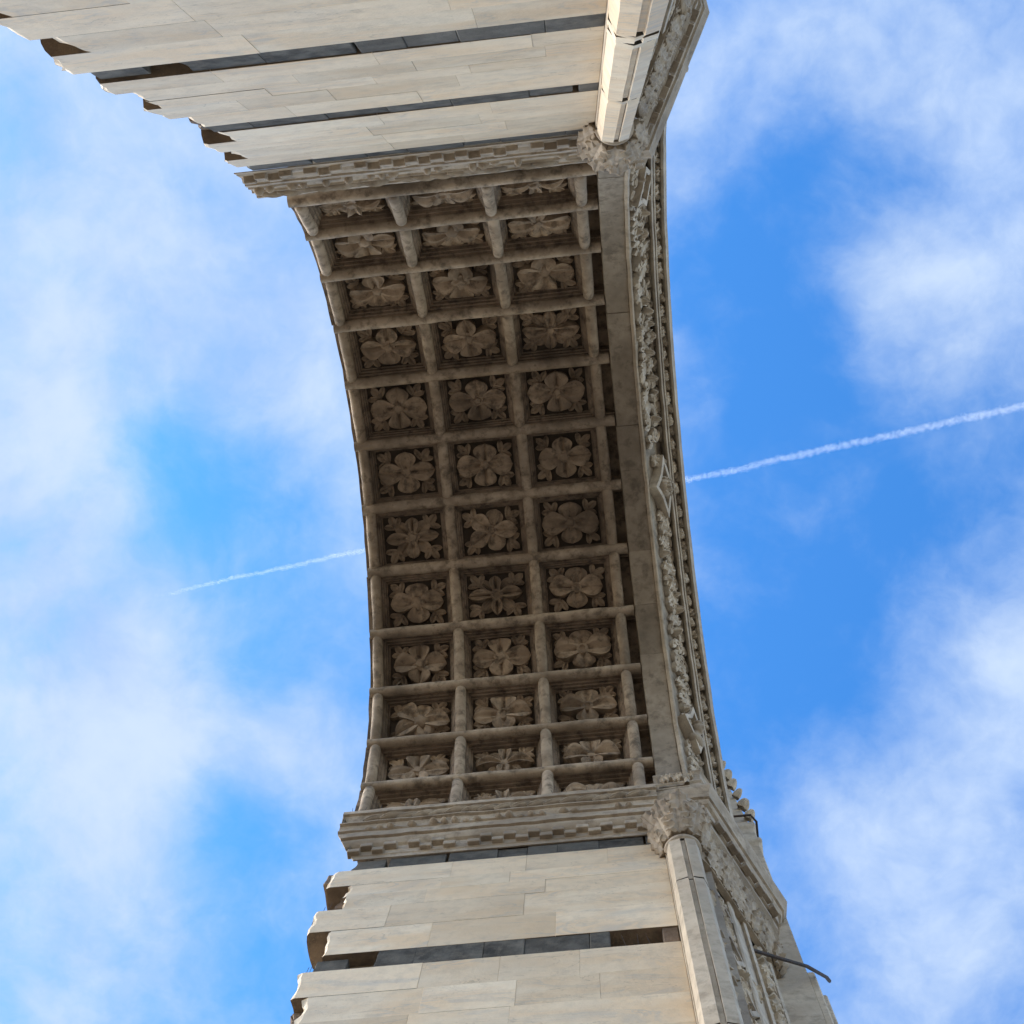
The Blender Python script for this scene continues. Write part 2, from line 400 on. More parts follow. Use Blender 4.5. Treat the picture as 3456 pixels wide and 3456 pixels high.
# ---- vault ribs: round mouldings
def rod_mesh(L, rad, seed, tips=0.0, n=12, seg=14):
    vs = []
    prof = []
    if tips > 0:
        prof += [(-L / 2, rad * .25), (-L / 2 + tips * .25, rad * .62), (-L / 2 + tips * .6, rad * .88)]
    for i in range(seg + 1):
        x = -L / 2 + tips + (L - 2 * tips) * i / seg; prof.append((x, rad))
    if tips > 0: prof += [(L / 2 - tips * .6, rad * .88), (L / 2 - tips * .25, rad * .62), (L / 2, rad * .25)]
    for (x, r) in prof:
        for j in range(n):
            a = 2 * math.pi * j / n
            v = Vector((x, r * math.cos(a), r * math.sin(a))) * S
            vs.append(v + mnoise.noise_vector(v * 3.1 + Vector((seed * 5, 0, seed))) * .010)
    m = len(prof)
    return vs, strip_faces(m, n, True) + [tuple(range(n)), tuple(range((m - 1) * n, m * n))]
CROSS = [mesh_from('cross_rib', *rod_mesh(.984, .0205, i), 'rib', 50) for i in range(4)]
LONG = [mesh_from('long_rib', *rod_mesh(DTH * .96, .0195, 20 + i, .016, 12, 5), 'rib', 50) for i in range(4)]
for k in range(0, 13):
    a = th_rib(k) - (.035 if k == 0 else 0); s, c = math.sin(a), math.cos(a)
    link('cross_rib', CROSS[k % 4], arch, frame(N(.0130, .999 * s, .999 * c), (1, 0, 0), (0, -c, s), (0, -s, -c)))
    if k < 12:
        a2 = th_rib(k) + DTH / 2; s, c = math.sin(a2), math.cos(a2)
        for j in range(4):
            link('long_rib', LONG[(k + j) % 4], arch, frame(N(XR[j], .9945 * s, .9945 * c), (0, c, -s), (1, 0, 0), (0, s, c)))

# ------------------------------------------------------------------ carved foliage meshes
def acanthus(L, W, lobes, curl, seed):
    r = random.Random(seed); ph = r.uniform(0, 6)
    def w(s):
        return W * (math.sin(math.pi * (.10 + .86 * s ** .8)) ** .7) * (1 + .30 * math.sin(2 * math.pi * lobes * s + ph)) + .0015
    def h(s, t):
        z = .010 + .016 * math.sin(math.pi * (.1 + .8 * s)) * (1 - .5 * t * t)
        z += .007 * math.cos(2 * math.pi * lobes * s + ph) * abs(t)
        z -= .009 * math.exp(-(t / .18) ** 2) * (1 - .5 * s)
        z += curl * s ** 3
        return (max(z, .003), -curl * .5 * s ** 5)
    return relief(L, w, h, 12, 7)
LEAF = [mesh_from('carved_leaf', *acanthus(.070 + .006 * (i % 3), .024 + .004 * (i % 2), 2.5 + (i % 3) * .7, .010 + .006 * (i % 4), 300 + i), 'frieze', 38) for i in range(8)]
SMALL = [mesh_from('carved_leaf', *acanthus(.046 + .005 * (i % 3), .014 + .002 * (i % 2), 2 + (i % 2), .006, 330 + i), 'frieze', 38) for i in range(5)]
CAPL = [mesh_from('capital_leaf', *acanthus(.110 + .008 * (i % 3), .026 + .003 * (i % 2), 3 + (i % 2) * .6, .016 + .005 * (i % 3), 360 + i), 'carved', 45) for i in range(5)]
BUD = [mesh_from('carved_bud', *lobed(.018 + .003 * i, 3 + i, .022, 400 + i, .3), 'frieze', 50) for i in range(3)]

TRI = [mesh_from('carved_leaf', *tri_leaf(500 + i), 'frieze', 38) for i in range(5)]
# ------------------------------------------------------------------ archivolt
archi = bpy.data.objects.new('archivolt', None); COL.objects.link(archi); archi.parent = arch
TH0, TH1 = -1.565, 1.555
def ring_sweep(profile, t0, t1, n, wob=0.0, seed=0):
    vs = []
    for i in range(n + 1):
        a = t0 + (t1 - t0) * i / n
        for (X, r_) in profile:
            p = N(X, r_ * math.sin(a), r_ * math.cos(a)); vs.append(chip(p, wob, 4, seed) if wob else p)
    return vs, strip_faces(n + 1, len(profile))
# plain voussoirs
edges = [TH0]; rv = random.Random(3)
while edges[-1] < TH1 - .2: edges.append(edges[-1] + rv.uniform(.17, .34))
edges[-1] = TH1
for i in range(len(edges) - 1):
    dx, dr = rv.uniform(-.0012, .0012), rv.uniform(-.0015, .0015)
    g = .0005
    prof = [(.508 + dx, 1.12), (.508 + dx, .984 + dr), (.511 + dx, .980 + dr), (.590 + dx, .978 + dr), (.593 + dx, .981 + dr), (.593 + dx, 1.12)]
    vs, fs = ring_sweep(prof, edges[i] + g, edges[i + 1] - g, 6, .006, i)
    k = len(prof); fs += [tuple(range(k)), tuple(range(6 * k, 7 * k))]
    part('voussoir', vs, fs, 'strip', archi, 30)
# splayed frieze bed with fillets
vs, fs = ring_sweep([(.592, 1.06), (.592, .972), (.602, .968), (.608, .972), (.608, 1.042), (.616, 1.066), (.679, 1.201), (.692, 1.168), (.700, 1.158), (.706, 1.164), (.707, 1.182), (.711, 1.176), (.716, 1.180), (.712, 1.232), (.734, 1.282), (.744, 1.248), (.752, 1.242), (.757, 1.256), (.759, 1.262), (.764, 1.268), (.764, 1.32), (.70, 1.34)], TH0, TH1, 90, .006, 5)
fb = part('frieze_bed', vs, fs, 'frieze', archi, 30)
fb.data.materials.append(MAT['strip'])
for i_, p in enumerate(fb.data.polygons):
    if i_ % 21 in (4, 5, 6): p.material_index = 1  # darker frieze ground: crust plus the shade between leaves, set as colour
TL = Vector((0.062, 0.134)).normalized()              # direction across the splay in (X, r)
def splay_frame(a, t, w=0.0, rot=0.0, sc=(1, 1, 1), lo=(.616, 1.066), hi=(.679, 1.201)):
    s, c = math.sin(a), math.cos(a)
    X = lo[0] + (hi[0] - lo[0]) * t; r_ = lo[1] + (hi[1] - lo[1]) * t
    ac = Vector((TL[0], TL[1] * s, TL[1] * c)); tg = Vector((0, c, -s)); nr = tg.cross(ac)
    if nr[0] < 0: nr = -nr
    # right-handed: tg, b, nr
    b = nr.cross(tg)
    m = frame(N(X, r_ * s, r_ * c) + nr * (w * S), tg, b, nr)
    return m @ Matrix.Rotation(rot, 4, 'Z') @ Matrix.Diagonal((*sc, 1))
rl = random.Random(11)
STAR, BUST = 0.115, 1.02
nleaf = 0
a = TH0 + .03
while a < TH1 - .03:
    if abs(a - STAR) < .075 or abs(a - BUST) < .05: a += .02; continue
    # a bunch: stem leaf plus two side leaves and now and then a bud
    flip = math.pi if a < 0 else 0
    for (t, rt) in ((.50, 0), (.22, .75), (.80, -.75)):
        m = splay_frame(a, t + rl.uniform(-.08, .08), 0, rt + flip + rl.uniform(-.35, .35), (rl.uniform(.85, 1.15), rl.uniform(.9, 1.25), rl.uniform(.6, .9)))
        link('carved_leaf', TRI[rl.randrange(5)] if rl.random() < .6 else LEAF[rl.randrange(8)], archi, m); nleaf += 1
    if rl.random() < .55:
        link('carved_bud', BUD[rl.randrange(3)], archi, splay_frame(a + .02, rl.uniform(.2, .8), .004, rl.uniform(0, 6), (.9, .9, rl.uniform(.9, 1.3))))
    a += rl.uniform(.040, .056)
# outer strip of small scrolls
a = TH0 + .02; k = 0
while a < TH1 - .02:
    m = splay_frame(a, .5, -.002, (.7 if k % 2 else -.7) + rl.uniform(-.2, .2), (rl.uniform(.8, 1.1), 1, rl.uniform(.6, .9)), (.712, 1.232), (.734, 1.282))
    link('scroll_leaf', SMALL[rl.randrange(5)], archi, m); a += .036; k += 1
# star-shaped frame (a square on end over a lobed frame) and one further along with a bust
def band_frame(pts, wd, ht):
    n = len(pts); vs = []
    for i in range(n):
        p = Vector(pts[i]); a_, b_ = Vector(pts[i - 1]), Vector(pts[(i + 1) % n])
        d1 = (p - a_).normalized(); d2 = (b_ - p).normalized(); nn = Vector((-(d1 + d2).y, (d1 + d2).x)).normalized()
        mi = wd / max(nn.dot(Vector((-d1.y, d1.x))), .5)
        for (o, z) in ((-mi, 0), (-mi, ht), (mi, ht), (mi, 0)): vs.append(Vector((p.x + nn.x * o, p.y + nn.y * o, z)) * S)
    f = []
    for i in range(n):
        k = (i + 1) % n
        for q in range(3): f.append((i * 4 + q, i * 4 + q + 1, k * 4 + q + 1, k * 4 + q))
    return vs, f
star_pts = []
for i in range(8):
    an = i * math.pi / 4; rr = .100 if i % 2 == 0 else .058
    star_pts.append((rr * math.cos(an) * (1.0 if i % 4 else 1.05), rr * math.sin(an) * .86))
STARM = mesh_from('star_frame', *band_frame(star_pts, .0085, .036), 'frieze', 30)
link('star_frame', STARM, archi, splay_frame(STAR, .5, 0))
link('star_frame', STARM, archi, splay_frame(BUST, .5, 0, 0, (.95, .95, 1)))
link('star_frame', STARM, archi, splay_frame(-1.02, .5, 0, 0, (.9, .9, 1)))
for q in range(6): link('carved_leaf', SMALL[q % 5], archi, splay_frame(STAR + .004, .5, .004, q * math.pi / 3, (1, 1.1, 1.7)))
def bust_mesh():
    bm = bmesh.new()
    for (c, r_, sc) in (((0, 0, .040), .021, (1.25, .95, 1.0)), ((-.026, 0, .030), .017, (.9, 1.25, .9)), ((-.050, 0, .024), .034, (.7, 1.25, .8)), ((.020, 0, .043), .018, (.75, 1.2, 1.1)), ((0, .002, .060), .0055, (1.6, .8, 1.2))):
        mt_ = Matrix.Translation(Vector(c) * S) @ Matrix.Diagonal((*sc, 1))
        bmesh.ops.create_icosphere(bm, subdivisions=3, radius=r_ * S, matrix=mt_)
    me = bpy.data.meshes.new('carved_bust'); bm.to_mesh(me); bm.free()
    return me
bm_ = bust_mesh(); bm_.materials.append(MAT['carved'])
for p in bm_.polygons: p.use_smooth = True
bo = link('carved_bust', bm_, archi, splay_frame(BUST, .5, 0, math.pi))
rm = bo.modifiers.new('fuse', 'REMESH'); rm.mode = 'VOXEL'; rm.voxel_size = .009; rm.use_smooth_shade = True

# ------------------------------------------------------------------ piers
YW = 1.03
def block(pier, name, x0, x1, z0, z1, sg, mat, dep=.10, set_back=0.0, rough_left=False, rnd=None, bev=.0006):
    g = .0002
    y0, y1 = YW + set_back + rnd.uniform(-.0005, .0005), YW + dep + set_back
    if not rough_left:
        v, f = box_data(x0 + g, x1 - g, sg * y0, sg * y1, z0 + g, z1 - g)
        me = bevel_mesh(name, v, f, mat, bev * S * rnd.uniform(.6, 1.2), bed=True)
        return link(name, me, pier)
    nx, ny, nz = 7, 5, 6; vs = []; idx = {}; sd = rnd.uniform(0, 50)
    L = x1 - x0
    for i in range(nx):
        for j in range(ny):
            for k in range(nz):
                if 0 < i < nx - 1 and 0 < j < ny - 1 and 0 < k < nz - 1: continue
                fx, fy, fz = (i / (nx - 1)) ** 3.0, j / (ny - 1), k / (nz - 1)
                x = x0 + g + (L - 2 * g) * fx; y = y0 + (y1 - y0) * fy; z = z0 + g + (z1 - z0 - 2 * g) * fz
                e = max(0.0, 1 - (x - x0) / .075)
                q = mnoise.noise_vector(Vector((x * 9 + sd, y * 9, z * 9 + sd))); q2 = mnoise.noise_vector(Vector((x * 24, y * 24 + sd, z * 24)))
                if e > 0:
                    x += e * (.012 * round(q[0] * 2) + .010 * q2[0] + .006) * (1 if i == 0 else .6)
                    if i <= 1 and j == 0: y += .004 + .014 * max(0, q2[1])
                    if i == 0 and k in (0, nz - 1): x += .010 * max(0, q2[2]); z += .006 * (1 if k == 0 else -1)
                idx[(i, j, k)] = len(vs); vs.append(N(x, sg * y, z))
    f = []
    def quad(a, b, c, d): f.append((idx[a], idx[b], idx[c], idx[d]))
    for j in range(ny - 1):
        for k in range(nz - 1):
            for i in (0, nx - 1): quad((i, j, k), (i, j + 1, k), (i, j + 1, k + 1), (i, j, k + 1))
    for i in range(nx - 1):
        for k in range(nz - 1):
            for j in (0, ny - 1): quad((i, j, k), (i + 1, j, k), (i + 1, j, k + 1), (i, j, k + 1))
        for j in range(ny - 1):
            for k in (0, nz - 1): quad((i, j, k), (i + 1, j, k), (i + 1, j + 1, k), (i, j + 1, k))
    o = part(name, vs, f, mat, pier); bed_faces(o.data); return o
XJ = .4940
# course: (z_top, z_bot, kind, facing_left, rubble_left or None)
FAR = [(-.300, -.382, 'd', -.435, -.52), (-.382, -.513, 'w', -.490, None), (-.513, -.600, 'w', -.425, -.455), (-.600, -.700, 'w', -.422, -.45), (-.700, -.856, 'w', -.485, None), (-.856, -1.018, 'w', -.425, None),
       (-1.018, -1.120, 'd', -.270, -.40), (-1.120, -1.270, 'w', -.455, None), (-1.270, -1.412, 'w', -.408, -.44), (-1.412, -1.565, 'w', -.45, None), (-1.565, -1.730, 'w', -.42, None), (-1.73, -1.835, 'd', -.42, None), (-1.835, -2.0, 'w', -.44, None)]
NEAR = [(-.300, -.400, 'd', -.50, None), (-.400, -.540, 'w', -.52, None), (-.540, -.700, 'w', -.468, -.518), (-.700, -.855, 'w', -.505, None), (-.855, -1.010, 'w', -.433, -.500), (-1.010, -1.112, 'd', -.440, None), (-1.112, -1.262, 'w', -.445, None),
        (-1.262, -1.400, 'w', -.492, None), (-1.400, -1.490, 'w', -.464, -.490), (-1.490, -1.600, 'w', -.470, None), (-1.600, -1.720, 'w', -.502, None), (-1.720, -1.832, 'd', -.318, -.36), (-1.832, -1.995, 'w', -.510, None), (-1.995, -2.130, 'w', -.437, -.503),
        (-2.130, -2.290, 'w', -.497, None), (-2.290, -2.450, 'w', -.46, -.50), (-2.45, -2.55, 'd', -.47, None), (-2.55, -2.72, 'w', -.49, None)]
def build_pier(sg, courses, seed):
    rp = random.Random(seed)
    zl = courses[-1][1]
    v, f = box_data(-.40, .62, sg * (YW + .055), sg * 1.75, zl, -.02)
    pier = part('pier', v, f, 'mortar', arch)
    pier['label'] = 'marble pier of pale courses with thin dark stripes, ' + ('nearer the viewer at the top of the picture' if sg < 0 else 'rising at the bottom of the picture')
    v, f = box_data(-.43, XJ, sg * YW, sg * 1.75, GROUND_Z + .001, zl - .002); part('lower_shaft', v, f, 'marble', pier)
    for (zt, zb, kd, xl, xr) in courses:
        far_d1 = sg > 0 and abs(zt + 1.018) < .01
        x = xl; first = True; xe = XJ
        if far_d1: xe = .322
        while x < xe - .02:
            w = rp.uniform(.19, .42) if kd == 'w' else rp.uniform(.085, .19)
            x2 = x + w
            if xe - x2 < (.11 if kd == 'w' else .05): x2 = xe
            nm, mt_ = ('marble_block', 'marble') if kd == 'w' else ('dark_marble_block', 'dark')
            block(pier, nm, x, x2, zb, zt, sg, mt_, .10, .0 if kd == 'w' else rp.uniform(.0005, .004), first, rp, .0006 if kd == 'w' else .002)
            if kd == 'd' and rp.random() < .22 and x2 < xe - .05: x2 += rp.uniform(.006, .014)
            x = x2; first = False
        if xr is not None:
            block(pier, 'rubble_stone', xr, xl + .05, zb + .004, zt - .004, sg, 'rubble', .13, .035, True, rp)
        if kd == 'd' and xl > -.34:
            block(pier, 'dark_marble_block', (-.42 if sg > 0 else -.49), (-.34 if sg > 0 else -.385), zb + .002, zt - (.02 if sg > 0 else .004), sg, 'dark', .08, .008, True, rp)
        if far_d1: block(pier, 'brown_stone', .452, XJ, zb, zt, sg, 'rubble', .08, .003, False, rp, .004)
    return pier
pier_far = build_pier(1, FAR, 21); pier_near = build_pier(-1, NEAR, 22)

# ------------------------------------------------------------------ cornices of the vault
PROFC = [(0, .020), (.060, .020), (.061, .006), (.060, -.010), (.052, -.012), (.050, -.018), (.042, -.040), (.042, -.064), (.050, -.066), (.051, -.076), (.042, -.079), (.038, -.094), (.036, -.108), (.041, -.110), (.041, -.122), (.034, -.125), (.035, -.142), (.034, -.168), (.025, -.170), (.026, -.184), (.024, -.190), (.016, -.206), (.008, -.212), (.007, -.272), (.004, -.276), (.004, -.300), (0, -.300)]
dent_me = bevel_mesh('dentil', [Vector((x, y, z)) * S for x in (-.0185, .0185) for y in (-.012, .012) for z in (-.0140, .0140)], box_data(0, 1, 0, 1, 0, 1)[1], 'carved', .006)
def strand():
    def w(s): return .0115 * math.sin(math.pi * (.06 + .88 * s)) ** .6 + .001
    def h(s, t): return .005 + .013 * math.sin(math.pi * (.1 + .8 * s)) * (1 - .6 * t * t) - .003 * math.cos(t * 6)
    return relief(.086, w, h, 8, 7)
ROPE = mesh_from('rope_strand', *strand(), 'carved', 50)
EGG = mesh_from('egg_moulding', *lobed(.014, 2, .012, 5, .15), 'carved', 50)
def build_cornice(sg, x0, seed):
    rc = random.Random(seed)
    nseg = 26; vs = []
    for i in range(nseg + 1):
        x = x0 + (.4985 - x0) * i / nseg
        for (o, z) in PROFC:
            b = mnoise.noise(Vector((x * 13 + seed, z * 6, o * 30))); b2 = mnoise.noise(Vector((x * 37, z * 30 + seed, 3)))
            d = (.0016 * b2 + .0022 * b) * (1 if o > .01 else 0)
            if -.105 > z > -.124: d -= max(0, b) * .018        # the bead course is broken away in places
            oo = o * (1 if sg > 0 else .70)
            vs.append(N(x + (.005 * b2 if i == 0 else 0) + (max(0, -.13 - z) * .42 * max(0, 1 - i / 4) if sg > 0 else 0), sg * (YW - oo - d), z + .002 * b2))
    k = len(PROFC); fs = strip_faces(nseg + 1, k) + [tuple(range(k)), tuple(range(nseg * k, (nseg + 1) * k))]
    co = part('cornice', vs, fs, 'carved', arch, 28)
    n = int((.49 - x0) / .0735)
    for i in range(n):
        for row in (0, 1):
            if rc.random() < .06: continue
            x = x0 + .03 + (i + .5 * row) * .0735
            if x > .48: continue
            link('dentil', dent_me, co, Matrix.Translation(N(x, sg * (YW - (.014 if row == 0 else .009)), -.2285 - .0280 * row)) @ Matrix.Rotation(rc.uniform(-.03, .03), 4, 'Z') @ Matrix.Diagonal((rc.uniform(.92, 1.06), 1, rc.uniform(.92, 1.0), 1)))
    x = x0 + .02
    while x < .44:
        if rc.random() < .93:
            ax = Vector((.90, 0, .43 )).normalized(); nz = Vector((0, -sg, -.25)).normalized(); ay = nz.cross(ax).normalized(); nz = ax.cross(ay)
            link('rope_strand', ROPE, co, frame(N(x, sg * (YW - (.040 if sg > 0 else .028)), -.054), ax, ay, nz, (1, 1.1, rc.uniform(.9, 1.3))))
        x += .052
    x = x0 + .03
    while x < .48:
        if rc.random() < .5:
            link('egg_moulding', EGG, co, frame(N(x, sg * (YW - (.032 if sg > 0 else .023)), -.114), (1, 0, 0), (0, 0, sg), (0, -sg, 0), (rc.uniform(.8, 1.2), .9, rc.uniform(.6, 1.2))))
        x += .034
    return co
build_cornice(1, -.505, 31); build_cornice(-1, -.545, 32)

# ------------------------------------------------------------------ splayed jambs
def build_jamb(sg, seed):
    rj = random.Random(seed)
    ZB = GROUND_Z + .002
    def plan(pts): return [(x, y) for (x, y) in pts]
    # bed of the splay: vertical extrusion of the plan
    pl = [(.4965, 1.06), (.4965, 1.022), (.500, 1.020), (.570, 1.036), (.578, 1.040), (.580, 1.066), (.582, 1.076), (.640, 1.190), (.656, 1.176), (.662, 1.178), (.672, 1.200), (.676, 1.222), (.690, 1.250), (.696, 1.240), (.704, 1.248), (.704, 1.288), (.745, 1.376), (.758, 1.364), (.766, 1.370), (.772, 1.420), (.870, 1.425), (.870, 1.755), (.5, 1.755)]
    vs = []
    for z in (ZB, -1.6, -.9, -.2, .05):
        for (x, y) in pl: vs.append(N(x, sg * y, z))
    n = len(pl)
    jamb = part('splayed_jamb', vs, strip_faces(5, n) + [tuple(range(4 * n, 5 * n))], 'pale', arch, 30)
    v, f = box_data(.4948, .4995, sg * 1.012, sg * 1.07, ZB, -.24); part('fillet', v, f, 'pale', jamb)
    # facade pilaster outside, in two steps
    for (x0, x1, y0, y1, zt) in ((.8715, .895, 1.44, 1.66, -.42), (.8965, .920, 1.49, 1.64, -.47)):
        v, f = box_data(x0, x1, sg * y0, sg * y1, ZB, zt)
        link('pilaster', bevel_mesh('pilaster', v, f, 'pale', .012), jamb)
    # carved foliage and interlace on the two carved strips
    spl = Vector((.062, .120 * sg, 0)).normalized(); nr = Vector((.120, -.062 * sg, 0)).normalized(); up = Vector((0, 0, 1))
    b = nr.cross(up)
    def jf(t, z, rot, sc, lo=(.582, 1.078), hi=(.640, 1.190), w=0.0):
        x = lo[0] + (hi[0] - lo[0]) * t; y = lo[1] + (hi[1] - lo[1]) * t
        return frame(N(x, sg * y, z) + nr * (w * S), up, b, nr) @ Matrix.Rotation(rot, 4, 'Z') @ Matrix.Diagonal((*sc, 1))
    z = -.56; k = 0; zend = -1.75 if sg > 0 else -1.5
    diam = [(.090, 0), (0, .040), (-.090, 0), (0, -.040)]
    DM = bpy.data.meshes.get('lozenge_frame') or mesh_from('lozenge_frame', *band_frame(diam, .0065, .022), 'carved', 30)
    while z > zend:
        if k % 5 == 1: link('lozenge_frame', DM, jamb, jf(.5, z - .06, 0, (1.0, 1.25, 1)))
        for (t, rt) in ((.5, 0), (.12, .3), (.32, -.4), (.68, .4), (.88, -.5)):
            link('jamb_leaf', TRI[rj.randrange(5)] if rj.random() < .5 else LEAF[rj.randrange(8)], jamb, jf(t + rj.uniform(-.1, .1), z, rt + (math.pi if rj.random() < .3 else 0) + rj.uniform(-.4, .4), (rj.uniform(.7, 1.1), rj.uniform(.8, 1.2), rj.uniform(.5, .8))))
        link('scroll_leaf', SMALL[rj.randrange(5)], jamb, jf(.5 + .25 * (1 if k % 2 else -1), z, (.6 if k % 2 else -.6) + rj.uniform(-.3, .3), (1.1, 1.3, .8), (.706, 1.292), (.744, 1.372)))
        if k % 2 == 0: link('carved_bud', BUD[rj.randrange(3)], jamb, jf(rj.uniform(.3, .7), z + .02, rj.uniform(0, 6), (.9, .9, .6), (.706, 1.292), (.744, 1.372)))
        z -= rj.uniform(.050, .066); k += 1
    # colonnette: drums of a fluted round shaft set in the angle
    colo = bpy.data.objects.new('colonnette', None); COL.objects.link(colo); colo.parent = arch
    cx, cy = .536, 1.006
    def section(rad, rnd=0.0):
        k = rad / .0385
        poly = [(-.038, .030), (-.039, -.008), (-.030, -.035), (.001, -.042), (.003, -.035), (.014, -.035), (.016, -.042), (.042, -.036), (.052, -.010), (.052, .030)]
        out = []
        for (x, y) in poly:
            l = math.hypot(x, y); t = ((.0395 / l) - 1) * rnd + 1
            out.append((cx + x * k * t, cy + y * k * t))
        return out
    zs = [-.54]
    while zs[-1] > -3.2: zs.append(zs[-1] - rj.uniform(.30, .62))
    zs.append(ZB); zs[1] = -1.22 if sg < 0 else -.86
    if sg < 0: zs[2] = -1.86; zs[3] = min(zs[3], -2.3)
    zs = sorted(set(zs), reverse=True)
    for i in range(len(zs) - 1):
        rad = .0385 + (.0012 * i if sg < 0 else 0); vs = []
        zt, zb = zs[i] - .002, zs[i + 1] + .002
        lip = 1.10 if sg < 0 else 1.0
        levels = [(zt, .95, 0), (zt - .010, 1.0, 0)] + [(zt - (zt - zb) * q / 4, 1.0, 0) for q in (1, 2, 3)] + [(zb + .050, 1.0, 0), (zb + .030, lip, 1.0 if sg < 0 else 0), (zb + .004, lip, 1.0 if sg < 0 else 0), (zb, lip * .98, 1.0 if sg < 0 else 0)]
        for (zz, kk, rr_) in levels:
            for (x, y) in section(min(rad, .046), rr_):
                p = N(cx + (x - cx) * kk, sg * (cy + (y - cy) * kk), zz); vs.append(chip(p, .004, 5, i + seed))
        n = 10
        dr = part('drum', vs, strip_faces(len(levels), n) + [tuple(range(n)), tuple(range((len(levels) - 1) * n, len(levels) * n))], 'pale' if sg > 0 else 'marble', colo, 24)
        dr.data.materials.append(MAT['dark'])
        for p in dr.data.polygons:
            if p.normal.z < -.9: p.material_index = 1  # drum undersides darkened: shade below each collar put into the colour
    v, f = [], []
    pr = section(.034)
    for zz in (-.54, ZB):
        for (x, y) in pr: v.append(N(x, sg * y, zz))
    part('core', v, strip_faces(2, len(pr)), 'rubble', colo)
    # capital of the colonnette and the leafy band that carries it round the splay
    cap = bpy.data.objects.new('capital', None); COL.objects.link(cap); cap.parent = arch
    vs = []; prof = [(.040, -.545), (.046, -.538), (.046, -.522), (.038, -.515), (.039, -.42), (.045, -.33), (.058, -.270), (.070, -.262), (.072, -.238), (.04, -.238)]
    m = 20
    for (r_, z) in prof:
        for i in range(m + 1):
            an = math.radians(-178 + 190 * i / m); vs.append(N(cx + .008 + r_ * 1.15 * math.cos(an), sg * (cy + r_ * math.sin(an)), z))
    part('bell', vs, strip_faces(len(prof), m + 1), 'carved', cap, 35)
    for (z0, rr, n, ph, sc) in ((-.515, .040, 5, 0, 1.15), (-.400, .044, 5, .5, 1.2)):
        for i in range(n):
            an = math.radians(-175 + 184 * (i + .5 * ph) / (n - .5)); d = Vector((math.cos(an), sg * math.sin(an), 0))
            out = (d + Vector((0, 0, -.18))).normalized(); ax = (Vector((0, 0, 1)) + d * .18).normalized(); ay = out.cross(ax).normalized(); out = ax.cross(ay)
            link('capital_leaf', CAPL[rj.randrange(5)], cap, frame(N(cx + .008, sg * cy, z0) + Vector((d[0] * 1.15, d[1], 0)) * (rr * S), ax, ay, out, (sc * rj.uniform(.95, 1.05), sc * rj.uniform(.95, 1.1), rj.uniform(.8, 1.0))))
    # band of leaves along the splay
    band = [(.585, 1.012), (.625, 1.060), (.775, 1.345), (.790, 1.41)]
    v, f = sweep_path(band, [(-.03, -.235), (.030, -.235), (.030, -.255), (.012, -.275), (.004, -.36), (-.004, -.46), (-.012, -.50), (-.03, -.50)], sg)
    lb = part('leaf_band', v, f, 'carved', arch, 35)
    for (t0, z0, sc) in ((0, -.495, 1.0), (.5, -.40, 1.1)):
        for i in range(9):
            t = (i + .35 + t0 * .5) / 9.2
            x, y = .622 + .160 * t, 1.055 + .305 * t
            out = (nr + Vector((0, 0, -.15))).normalized(); ax = (up + nr * .15).normalized(); ay = out.cross(ax).normalized(); out = ax.cross(ay)
            link('capital_leaf', CAPL[rj.randrange(5)], lb, frame(N(x, sg * y, z0) - nr * (.020 * S), ax, ay, out, (sc * rj.uniform(.9, 1.1), sc * rj.uniform(.8, 1.1), rj.uniform(.7, 1.0))))
    for i in range(3):
        d = Vector((.55 + .2 * i, (-.1 + .5 * i) * sg, 0)).normalized(); ax = (up + d * .15).normalized(); ay = d.cross(ax).normalized(); o2 = ax.cross(ay)
        link('capital_leaf', CAPL[i], lb, frame(N(.772 + .004 * i, sg * (1.370 + .02 * i), -.495), ax, ay, o2, (1.0, .95, .8)))
    # entablature above, wrapped round colonnette and splay
    path = [(.4995, 1.040), (.640, 1.030), (.826, 1.392), (.820, 1.44)]
    PE = [(-.06, .004), (.050, .004), (.052, -.006), (.050, -.022), (.043, -.036), (.036, -.060), (.034, -.072), (.026, -.076), (.026, -.094), (.020, -.106), (.010, -.112), (.008, -.168), (.000, -.172), (-.002, -.215), (-.008, -.222), (-.010, -.240), (-.06, -.240)]
    sub_path = []
    for i in range(len(path) - 1):
        for q in range(6 if i < 2 else 1): sub_path.append((path[i][0] + (path[i + 1][0] - path[i][0]) * q / 6, path[i][1] + (path[i + 1][1] - path[i][1]) * q / 6))
    sub_path.append(path[-1])
    v, f = sweep_path(sub_path, PE, sg); v = [chip(p, .010, 5, 3) for p in v]
    ent = part('entablature', v, f, 'carved', arch, 28)
    def dent_row(a_, b_, n, o):
        d = Vector((b_[0] - a_[0], (b_[1] - a_[1]) * sg, 0)); d.normalize(); nn = Vector((d[1], -d[0], 0)) * sg
        for i in range(n):
            t = (i + .5) / n; x = a_[0] + (b_[0] - a_[0]) * t; y = a_[1] + (b_[1] - a_[1]) * t
            if rj.random() < .08: continue
            link('dentil', dent_me, ent, frame(N(x, sg * y, -.140 - (.0 if i % 2 else .022)) + nn * (o * S), d, nn, up, (.95, .9, .95)))
    dent_row((.500, 1.040), (.640, 1.030), 4, .014); dent_row((.655, 1.060), (.815, 1.371), 9, .014)
    # carved block on top of the entablature, foot of the archivolt
    v, f = sweep_path([(.4995, 1.040), (.612, 1.034), (.720, 1.245), (.715, 1.30)], [(-.06, .130), (.066, .130), (.067, .118), (.062, .112), (.058, .096), (.056, .060), (.060, .046), (.061, .034), (.054, .026), (.052, .0055), (-.06, .0055)], sg)
    blk = part('impost_block', [chip(p, .012, 5, 8) for p in v], f, 'carved', arch, 28)
